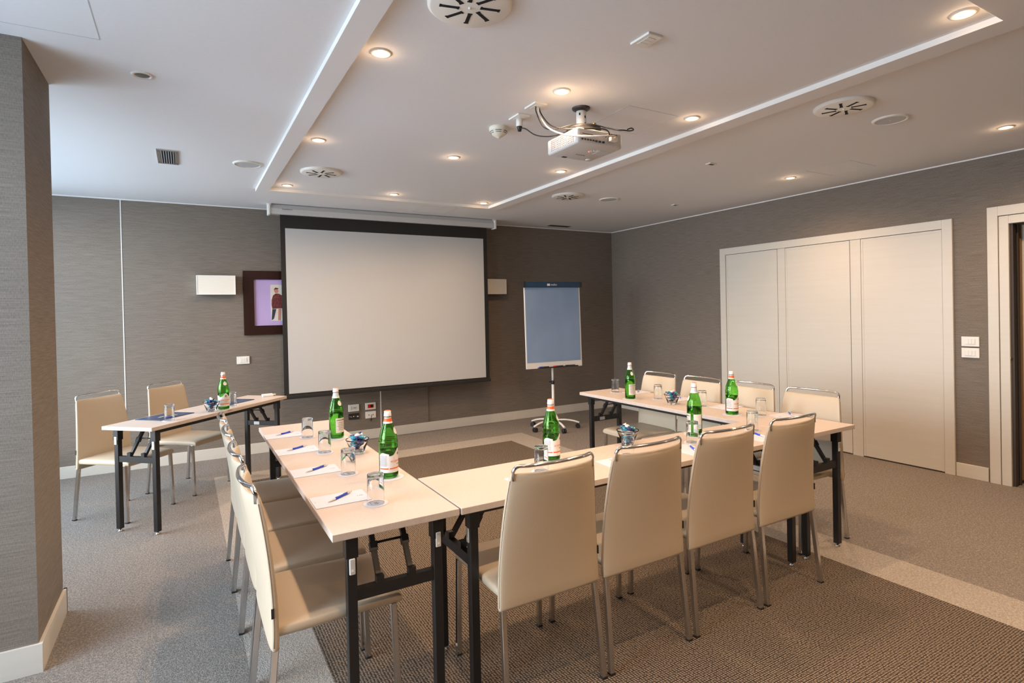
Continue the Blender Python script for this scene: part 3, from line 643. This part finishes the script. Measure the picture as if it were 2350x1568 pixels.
# ------------------------------------------------------------------ chairs
def srect(cx, cy, hx, hy, n=32, p=4.0):
    out = []
    for j in range(n):
        a = 2*PI*j/n; c, s = math.cos(a), math.sin(a)
        out.append((cx + hx*math.copysign(abs(c)**(2/p), c), cy + hy*math.copysign(abs(s)**(2/p), s)))
    return out
def backy(z): # centre line of the back shell, leaning rearwards with height
    q = max(0, z-.44); return -.192 - .20*q*q*1.05 - .045*q
def make_chair():
    t = thing('conference_chair', '', 'chair')
    b = MB(); rings = []
    ys = [(-.20, .7, -.004), (-.19, .95, 0), (-.10, 1, 0), (0, 1, .001), (.12, 1, 0), (.19, 1, -.001), (.222, .97, -.003), (.234, .80, -.006), (.238, .5, -.009)]
    for y, s, dz in ys:
        hx = .217 - .012*max(0, y+.1)/.33
        rings.append([Vector((x, y, z)) for x, z in srect(0, .427+dz, hx*(.985 if s < .9 else 1), .024*s, 32, 5)])
    b.rings(rings); b.build('seat', 'leather', t)
    b = MB(); rings = []
    zs = [(.372, .70), (.376, .92), (.384, 1), (.42, 1), (.48, 1), (.54, 1), (.60, 1), (.66, 1), (.72, 1), (.78, 1), (.82, 1), (.845, .92), (.858, .72), (.864, .4)]
    for z, s in zs:
        f = (z-.372)/(.864-.372); hw = .226 - .012*f - .028*f**2
        th = .0175 - .004*f
        R0 = []
        for x, y in srect(0, 0, hw-(1-s)*.008, th*s, 40, 4.5):
            R0.append(Vector((x, backy(z) + y + .030*f*(x/hw)**2 - .008*f, z + .006*(x/hw)**2*f)))
        rings.append(R0)
    b.rings(rings); bk = b.build('backrest', 'leather', t)
    for sx in (-1, 1):   # side seams
        P = []
        for i in range(16):
            z = .385+.46*i/15; f = (z-.372)/(.864-.372); hw = .226 - .012*f - .028*f**2
            P.append((sx*(hw+.0002), backy(z)+.030*f-.008*f-.006, z))
        b = MB(); b.tube(P, .0010, 6); b.build('seam', 'stitch', bk)
    b = MB(); b.box(.2215, .2250, -.202, -.193, .480, .512); b.build('fabric_tag', 'dark_plastic', bk)
    # chrome handle
    yt = backy(.855); P = []
    hw = .178
    P += [(-hw, yt+.014, .845), (-hw, yt+.013, .875)]
    for k in range(1, 6):
        a = PI/2*k/5; P.append((-hw+.022*(1-math.cos(a)), yt+.012-.010*k/5, .875+.022*math.sin(a)))
    for k in range(1, 12):
        x = -hw+.022+(2*hw-.044)*k/12; P.append((x, yt+.002-.026*(1-(x/hw)**2), .897))
    for k in range(5, 0, -1):
        a = PI/2*k/5; P.append((hw-.022*(1-math.cos(a)), yt+.012-.010*k/5, .875+.022*math.sin(a)))
    P += [(hw, yt+.013, .875), (hw, yt+.014, .845)]
    b = MB(); b.tube(P, .0062, 10, .0078); b.build('handle', 'chrome', t)
    for sx in (-1, 1):
        for (p0, p1) in (((sx*.207, -.190, .384), (sx*.218, -.228, .006)), ((sx*.199, .205, .412), (sx*.203, .218, .006))):
            b = MB(); b.bar(p1, p0, .021, .021, (0, 1, 0)); b.bevel(.002, 1); lg = b.build('leg', 'leg_chrome', t)
            b = MB(); b.box(p1[0]-.0115, p1[0]+.0115, p1[1]-.0115, p1[1]+.0115, 0, .007); b.build('foot_cap', 'dark_plastic', lg)
    return t
CH = Proto(make_chair())
front = [(1.172, 'cream leather chair with chrome top rail, nearest of the front row, back to the camera'), (1.647, 'cream leather chair second from the left in the front row, back to the camera'),
         (2.130, 'cream leather chair third from the left in the front row, back to the camera'), (2.618, 'cream leather chair at the right end of the front row, back to the camera')]
for x, lab in front: CH.put((x, 1.975, 0), 0, lab, 'chairs along the front table')
left = [(2.178, 'cream leather chair closest to the camera at the left table, seen from the side'), (2.652, 'cream leather chair second nearest at the left table, behind the closest one'),
        (3.110, 'cream leather chair third nearest at the left table'), (3.568, 'cream leather chair farthest at the left table, beside the angled desk')]
for y, lab in left: CH.put((.418, y, 0), R(-90), lab, 'chairs along the left table')
rightc = [(2.207, 'cream leather chair at the right table nearest the camera, beside the table corner'), (2.662, 'cream leather chair at the right table, second nearest, before the closet doors'),
          (3.116, 'cream leather chair at the right table, third nearest, overlapping the closet casing'), (3.575, 'cream leather chair farthest at the right table, by the plain grey wall')]
for y, lab in rightc: CH.put((3.285, y, 0), R(90), lab, 'chairs along the right table')
CH.put((-.41, 5.175, 0), R(-42.5-90), 'cream leather chair near the pillar, behind the near end of the angled desk', 'chairs behind the angled desk')
CH.put((.012, 5.62, 0), R(-42.5-90), 'cream leather chair behind the far end of the angled desk, by the back wall', 'chairs behind the angled desk')

# ------------------------------------------------------------------ table ware
T = .7352
def make_coaster(r, text):
    t = thing('paper_coaster', '', 'coaster')
    b = MB(); b.lathe([(0, 0), (r, 0), (r, .0012), (0, .0012)], 40, smooth=False); b.build('disc', 'paper', t)
    if text:
        text_obj('printed_mark', 'nh', .028, 'ink', t, Matrix.Translation((0, .002, .0013)))
        b = MB(); b.box(-.018, .018, -.020, -.0185, .0012, .00135); b.build('printed_line', 'ink', t)
    return t
SC = Proto(make_coaster(.045, True)); BC = Proto(make_coaster(.063, False))
def make_tumbler():
    # upside-down straight tumbler, thick base on top
    t = thing('water_glass', '', 'glass')
    h = .112
    b = MB(); b.lathe([(.0300, 0), (.0318, .0008), (.0322, .003), (.0308, h-.004), (.0300, h-.0008), (.0288, h), (.012, h-.0015), (0, h-.002), ], 36)
    b.lathe([(.0300, 0), (.0306, .003), (.0291, h-.014), (.0270, h-.0118), (.012, h-.012), (0, h-.012)], 36)
    bmesh.ops.remove_doubles(b.bm, verts=b.bm.verts[:], dist=1e-5)
    b.build('tumbler', 'clear_glass', t); return t
GL = Proto(make_tumbler())
zc = T+.0013
glasses = [((.607, 3.495), 'left table, farthest from the camera'), ((.614, 3.05), 'left table, left of the first green bottle'), ((.618, 2.573), 'left table, beside the sweet bowl'), ((.606, 2.109), 'left table corner, nearest the camera'),
  ((1.354, 2.114), 'front table, before the orange-topped bottle'), ((1.855, 2.108), 'front table, before the sweet bowl'), ((2.307, 2.113), 'front table, before the blue-necked bottle'), ((2.813, 2.126), 'front table, at its right end'),
  ((3.208, 3.796), 'right table, at its far end'), ((3.223, 3.297), 'right table, beside the sweet bowl'), ((3.229, 2.859), 'right table, behind the blue-necked bottle'), ((3.250, 2.389), 'right table, nearest the corner'),
  ((-.111, 4.674), 'angled desk, near end'), ((.316, 5.116), 'angled desk, right behind the green bottle')]
for i, ((x, y), w) in enumerate(glasses):
    a = R(-90) if i < 4 else (0 if i < 8 else (R(90) if i < 12 else DA+PI))
    SC.put((x, y, T), a, 'small round paper coaster under the glass: ' + w, 'small paper coasters')
    GL.put((x, y, zc), 0, 'upturned clear tumbler on the ' + w, 'upturned water glasses')

# bottles
def make_bottle(kind):
    t = thing('water_bottle', '', 'bottle'); g = kind == 'orange'
    out = [(0, .004), (.030, .002), (.037, .0), (.0405, .006), (.0410, .015), (.0410, .150), (.0415, .152), (.0415, .156), (.0405, .158), (.0400, .165), (.0375, .182), (.031, .205), (.023, .228), (.0165, .246), (.0145, .256), (.0140, .268), (.0135, .277)]
    inn = [(0, .010), (.030, .007), (.0380, .012), (.0385, .150), (.0380, .165), (.0355, .181), (.029, .204), (.021, .227), (.0145, .245), (.0125, .256), (.0120, .277)]
    b = MB(); n = 40
    b.lathe(out, n); b.lathe(inn, n); b.lathe([(.0135, .277), (.0120, .277)], n)
    bmesh.ops.remove_doubles(b.bm, verts=b.bm.verts[:], dist=1e-6); b.build('glass_body', 'green_glass', t)
    lv = .128 if g else .150
    b = MB(); b.lathe([(0, .0105), (.0298, .0075), (.0378, .0125), (.0383, lv), (0, lv)], n); b.build('water', 'water', t)
    b = MB(); b.lathe([(0, .290), (.0125, .290), (.0145, .288), (.0150, .277), (.0162, .275), (.0162, .266), (.0148, .265)], 28); cp = b.build('cap', 'cap', t)
    b = MB(); b.lathe([(0, .2912), (.0118, .2909), (.0130, .2895)], 28); b.build('cap_top', 'orange' if g else 'capred', cp)
    b = MB(); b.lathe([(.0150, .262), (.0156, .255), (.0175, .246) if g else (.0185, .240), (.0205, .236)] if g else [(.0150, .263), (.0156, .255), (.0180, .243), (.0215, .233)], 28); nb = b.build('neck_band', 'labelw' if g else 'labelw', t)
    if g:
        b = MB(); b.lathe([(.01545, .258), (.0168, .2515), (.0186, .244)], 28); b.build('neck_stripe', 'orange', nb)
    else:
        b = MB()
        for k in range(4): z = .258-k*.006; r_ = .0156+k*.0012; b.lathe([(r_, z), (r_+.0004, z-.003)], 28)
        b.build('neck_stripe', 'paleblue', nb)
    Rr = .04125
    def patch(name, a0, a1, z0, ztop, mat, parent=None, r=Rr, n_=28, zb=None):
        b = MB(); prev = None
        for i in range(n_+1):
            f = i/n_; a = a0+(a1-a0)*f
            z1 = ztop(f) if callable(ztop) else ztop; zz = zb(f) if zb else z0
            cur = (b.bm.verts.new((r*math.cos(a), r*math.sin(a), zz)), b.bm.verts.new((r*math.cos(a), r*math.sin(a), z1)))
            if prev: b.bm.faces.new((prev[0], cur[0], cur[1], prev[1]))
            prev = cur
        return b.build(name, mat, parent or t)
    if g:
        fl = patch('front_label', -1.15, 1.15, .026, lambda f: .098+.030*math.exp(-((f-.5)/.20)**2), 'labelw')
        patch('orange_stripe', -1.08, 1.08, .041, .0465, 'orange', fl, Rr+.0003)
        text_obj('brand_lettering', 'ACQUA PANNA', .0115, 'orange', fl, None, (Rr+.0004, 0, .074))
        text_obj('crest_mark', '✤', .02, 'ink', fl, None, (Rr+.0004, 0, .104))
        text_obj('crest_mark', '+', .030, 'ink', fl, None, (Rr+.0004, 0, .103))
        text_obj('fine_print', 'TOSCANA', .0055, 'ink', fl, None, (Rr+.0004, 0, .060))
        bl = patch('back_label', 1.55, 2.35, .030, .093, 'labelw')
        al = patch('side_label', -2.30, -1.15+.02, .026, lambda f: .100+.018*math.sin(min(1, f*2)*PI/2)-.012*f, 'labelw')
        patch('orange_stripe', -2.22, -1.2, .041, .0465, 'orange', al, Rr+.0003)
        for k in range(9): text_obj('fine_print', 'acqua minerale naturale', .0038, 'ink', al, None, (Rr+.0004, -1.82, .098-.0052*k))
        b = MB(); pts = []
        for k in range(24):
            q = 2*PI*k/24; z = .2035+.015*math.sin(q); r_ = .0316-(z-.2035)*.36; a = .38*math.cos(q)*(1-.15*math.sin(q)); pts.append(b.bm.verts.new(((r_+.0012)*math.cos(a), (r_+.0012)*math.sin(a), z)))
        b.bm.faces.new(pts); b.build('shoulder_label', 'labelw', t)
    else:
        fl = patch('front_label', -.75, .75, .034, .118, 'labelc')
        text_obj('brand_lettering', 'S.PELLEGRINO', .0085, 'blackink', fl, None, (Rr+.0004, 0, .106))
        for k in range(5): text_obj('fine_print', '* acqua minerale *', .0055, 'ink', fl, None, (Rr+.0004, 0, .092-.010*k))
        patch('blue_field', 1.15+.05, 2.35-.05, .038, .060, 'paleblue', patch('back_label', 1.15, 2.35, .034, .116, 'labelw'), Rr+.0003)
        b = MB(); pts = []
        for k in range(24):
            q = 2*PI*k/24; z = .2035+.015*math.sin(q); r_ = .0316-(z-.2035)*.36; a = .35*math.cos(q); pts.append(b.bm.verts.new(((r_+.0012)*math.cos(a), (r_+.0012)*math.sin(a), z)))
        b.bm.faces.new(pts); b.build('shoulder_label', 'labelw', t)
    return t
OB = Proto(make_bottle('orange')); BB = Proto(make_bottle('blue'))
def face(x, y, deg): # direction towards the camera, plus an offset
    return math.atan2(-y, -x) + R(deg)
bots = [(BB, .749, 3.379, 38, 'green glass water bottle with pale blue neck band, far one on the left table'), (OB, .757, 2.424, 68, 'green glass water bottle with orange neck band near the camera on the left table'),
  (OB, 1.500, 2.250, 75, 'green glass water bottle with orange cap left on the front table'), (BB, 2.476, 2.250, -158+85, 'green glass water bottle with pale blue neck band on the front table'),
  (BB, 3.063, 3.443, 28, 'green glass water bottle at the far end of the right table'), (OB, 3.135, 2.525, 75, 'green glass water bottle with orange neck band on the right table, against the closet doors'),
  (OB, .247, 4.987, 22, 'green glass water bottle with orange neck band on the angled desk')]
for P, x, y, d, lab in bots:
    P.put((x, y, T+.0013), face(x, y, d), lab, 'green glass water bottles')
    BC.put((x, y-.004, T), 0, 'round coaster under the ' + lab.replace('green glass water bottle', 'bottle').replace(', against the closet doors', '').replace(' near the camera', ''), 'large bottle coasters')

# sweets bowls
def make_bowl():
    t = thing('glass_bowl', '', 'bowl')
    b = MB(); n = 40
    b.lathe([(0, 0), (.030, 0), (.033, .003), (.034, .010), (.056, .068), (.060, .074), (.0585, .076), (.055, .070), (.031, .013), (.026, .010), (0, .010)], n)
    b.build('bowl_glass', 'clear_glass', t); return t
GB = Proto(make_bowl())
def make_candy(mat, core):
    b = MB(); rings = []
    prof = [(-.026, .009, 1), (-.021, .006, 1), (-.0145, .0025, 0), (-.012, .006, 0), (-.007, .0098, 0), (0, .0110, 0), (.007, .0098, 0), (.012, .006, 0), (.0145, .0025, 0), (.021, .006, 1), (.026, .009, 1)]
    for x, r_, fan in prof:
        r_ *= 1.12; rings.append([Vector((x + (.002*math.sin(3*q) if fan else 0), r_*math.cos(q)*(1.0+.35*math.sin(5*q)*fan), r_*math.sin(q)*(.35 if fan else .85))) for q in [2*PI*j/14 for j in range(14)]])
    b.rings(rings); return b.build('wrapped_sweet', mat)
cand = [('candy_blue', 'dark blue'), ('candy_teal', 'teal'), ('candy_white', 'white')]
PC = {}
bowls = [((.753, 2.93), 'left table'), ((2.012, 2.287), 'front table'), ((3.126, 3.052), 'right table'), ((.160, 4.916), 'angled desk')]
for (x, y), w in bowls:
    GB.put((x, y, T), 0, 'small flared glass bowl of wrapped sweets on the ' + w, 'glass sweet bowls')
    spots = [(0, 0, .026)]
    spots += [(.013*math.cos(q), .013*math.sin(q), .044) for q in (0.3, 1.4, 2.6, 3.8, 5.0)]
    spots += [(.026*math.cos(q), .026*math.sin(q), .064) for q in (.2, 1.3, 2.4, 3.6, 4.8, 5.8)] + [(0, 0, .062)]
    spots += [(.023*math.cos(q), .023*math.sin(q), .084) for q in (.8, 2.0, 3.3, 4.4, 5.5)] + [(0, .002, .092)]
    for i, (dx, dy, dz) in enumerate(spots):
        k = (0, 1, 0, 2, 1, 0, 1, 0, 2, 1, 0, 0, 1, 0, 0, 1, 0, 1, 2)[i % 19]; mn, cn = cand[k]
        if mn not in PC: PC[mn] = make_candy(mn, None); o = PC[mn]
        else: o = PC[mn].copy(); COL.objects.link(o)
        o.location = (x+dx, y+dy, T+dz)
        o.rotation_euler = (random.uniform(-.5, .5), random.uniform(-.6, .6) if dz > .05 else 0, random.uniform(0, 6.28))
        tag(o, '%s wrapped sweet among those in the glass bowl on the %s' % (cn, w), 'sweet', '%s sweets in the %s bowl' % (cn, w))

# notepads and pens
def make_pad():
    t = thing('notepad', '', 'notepad')   # length along X, .205 x .145
    b = MB(); b.box(-.1025, .1025, -.072, .072, 0, .0022); b.build('sheets', 'paper', t)
    text_obj('printed_logo', 'nh', .016, 'ink', t, Matrix.Translation((.080, -.003, .0023)) @ Matrix.Rotation(R(90), 4, 'Z') @ Matrix.Rotation(R(-90), 4, 'Z'))
    b = MB(); b.box(.066, .068, -.006, .004, .0022, .0024); b.box(-.0925, -.0915, -.004, .010, .0022, .0024); b.build('printed_line', 'ink', t)
    return t
def make_pen():
    t = thing('ballpoint_pen', '', 'pen')  # lies along X, tip at -X
    z = .0052
    b = MB(); b.rings([[Vector((x, r_*math.cos(q), z+r_*math.sin(q))) for q in [2*PI*j/14 for j in range(14)]] for x, r_ in ((-.070, .0005), (-.066, .0012), (-.058, .0030), (-.034, .0048), (-.030, .0050))]); b.build('tip_section', 'pen_clear', t)
    b = MB(); b.tube([(-.030, 0, z), (.040, 0, z)], .0050, 14); br = b.build('barrel', 'pen_blue', t)
    b = MB(); b.box(-.018, .018, -.0008, .0008, z+.0046, z+.0052); b.build('printed_line', 'white_trim', br)
    b = MB(); b.tube([(.040, 0, z), (.056, 0, z)], .0046, 14); b.tube([(.056, 0, z), (.068, 0, z)], .0028, 12); b.box(.02, .054, -.0018, .0018, z+.0050, z+.0072); b.build('clip_and_button', 'pen_clear', t)
    return t
PD = Proto(make_pad()); PN = Proto(make_pen())
pads = [((.503, 2.237), 0, 'left table pad nearest the camera'), ((.500, 2.707), 0, 'left table pad second from the camera'), ((.497, 3.178), 0, 'left table pad third from the camera'), ((.494, 3.635), 0, 'left table pad farthest from the camera'),
  ((1.232, 2.003), 90, 'front table pad at its left end, behind the nearest chair'), ((1.720, 2.003), 90, 'front table pad behind the second chair'), ((2.175, 2.005), 90, 'front table pad between second and third chair backs'), ((2.680, 2.010), 90, 'front table pad between third and last chair backs'),
  ((3.343, 3.672), 180, 'right table pad at the far end'), ((3.349, 3.180), 180, 'right table pad beside the sweet bowl'), ((3.347, 2.742), 180, 'right table pad behind the orange-banded bottle'), ((3.378, 2.285), 180, 'right table pad nearest the corner')]
for (x, y), a, lab in pads: PD.put((x, y, T), R(a), 'white paper notepad, ' + lab, 'notepads on the tables')
pens = [((.451, 2.205), (.560, 2.290), 'left table pad nearest the camera'), ((.456, 2.690), (.567, 2.764), 'left table pad second from the camera'), ((.448, 3.180), (.555, 3.248), 'left table pad third from the camera'), ((.452, 3.636), (.560, 3.704), 'left table pad farthest from the camera'),
  ((1.275, 2.068), (1.215, 1.960), 'front table pad behind the nearest chair'), ((1.745, 2.065), (1.69, 1.96), 'front table pad behind the second chair'), ((2.162, 1.954), (2.231, 2.065), 'front table pad between second and third chair backs'), ((2.70, 1.965), (2.745, 2.085), 'front table pad before the last chair'),
  ((3.320, 3.640), (3.40, 3.715), 'right table pad at the far end'), ((3.33, 3.15), (3.40, 3.235), 'right table pad beside the sweet bowl'), ((3.32, 2.70), (3.41, 2.78), 'right table pad behind the orange-banded bottle'), ((3.364, 2.240), (3.474, 2.347), 'right table pad nearest the corner')]
for (x0, y0), (x1, y1), lab in pens:
    PN.put(((x0+x1)/2, (y0+y1)/2, T+.0024), math.atan2(y1-y0, x1-x0), 'blue ballpoint pen lying on the ' + lab, 'blue pens on the notepads')

# desk items
def dl(u, v): # desk coordinates: along, across (away from camera side is +)
    return DC + Vector((math.cos(DA)*u - math.sin(DA)*v, math.sin(DA)*u + math.cos(DA)*v, 0))
for (u, v), lab in (((-.335, .065), 'navy blue card folder at the near end of the angled desk'), ((.325, .055), 'navy blue card folder toward the far end of the angled desk')):
    t = thing('card_folder', lab, 'folder', dl(u, v) + Vector((0, 0, T)), DA, 'navy folders on the angled desk')
    b = MB(); b.box(-.155, .155, -.108, .108, 0, .0015); b.build('back_cover', 'navy', t)
    b = MB(); b.box(-.150, .150, -.105, .105, .0015, .0030); b.build('inner_sheet', 'paper', t)
    b = MB(); b.box(-.155, .155, -.108, .108, .0030, .0045); b.build('front_cover', 'navy', t)
p = dl(-.37, .01); PN.put((p.x, p.y, T+.0046), R(30), 'blue and white pen lying on the near navy folder', 'blue pens on the notepads')
t = thing('board_eraser', 'small white box-shaped eraser at the far end of the angled desk', 'eraser', (.625, 5.525, T), DA-R(40))
b = MB(); b.box(-.045, .045, -.025, .025, .006, .024); b.bevel(.003, 2).build('holder', 'white_trim', t)
b = MB(); b.box(-.043, .043, -.023, .023, 0, .006); b.build('felt', 'shade_grey', t)
b = MB(); b.box(.046, .070, -.012, .012, .008, .020); b.bevel(.003, 2).build('end_piece', 'cable_white', t)
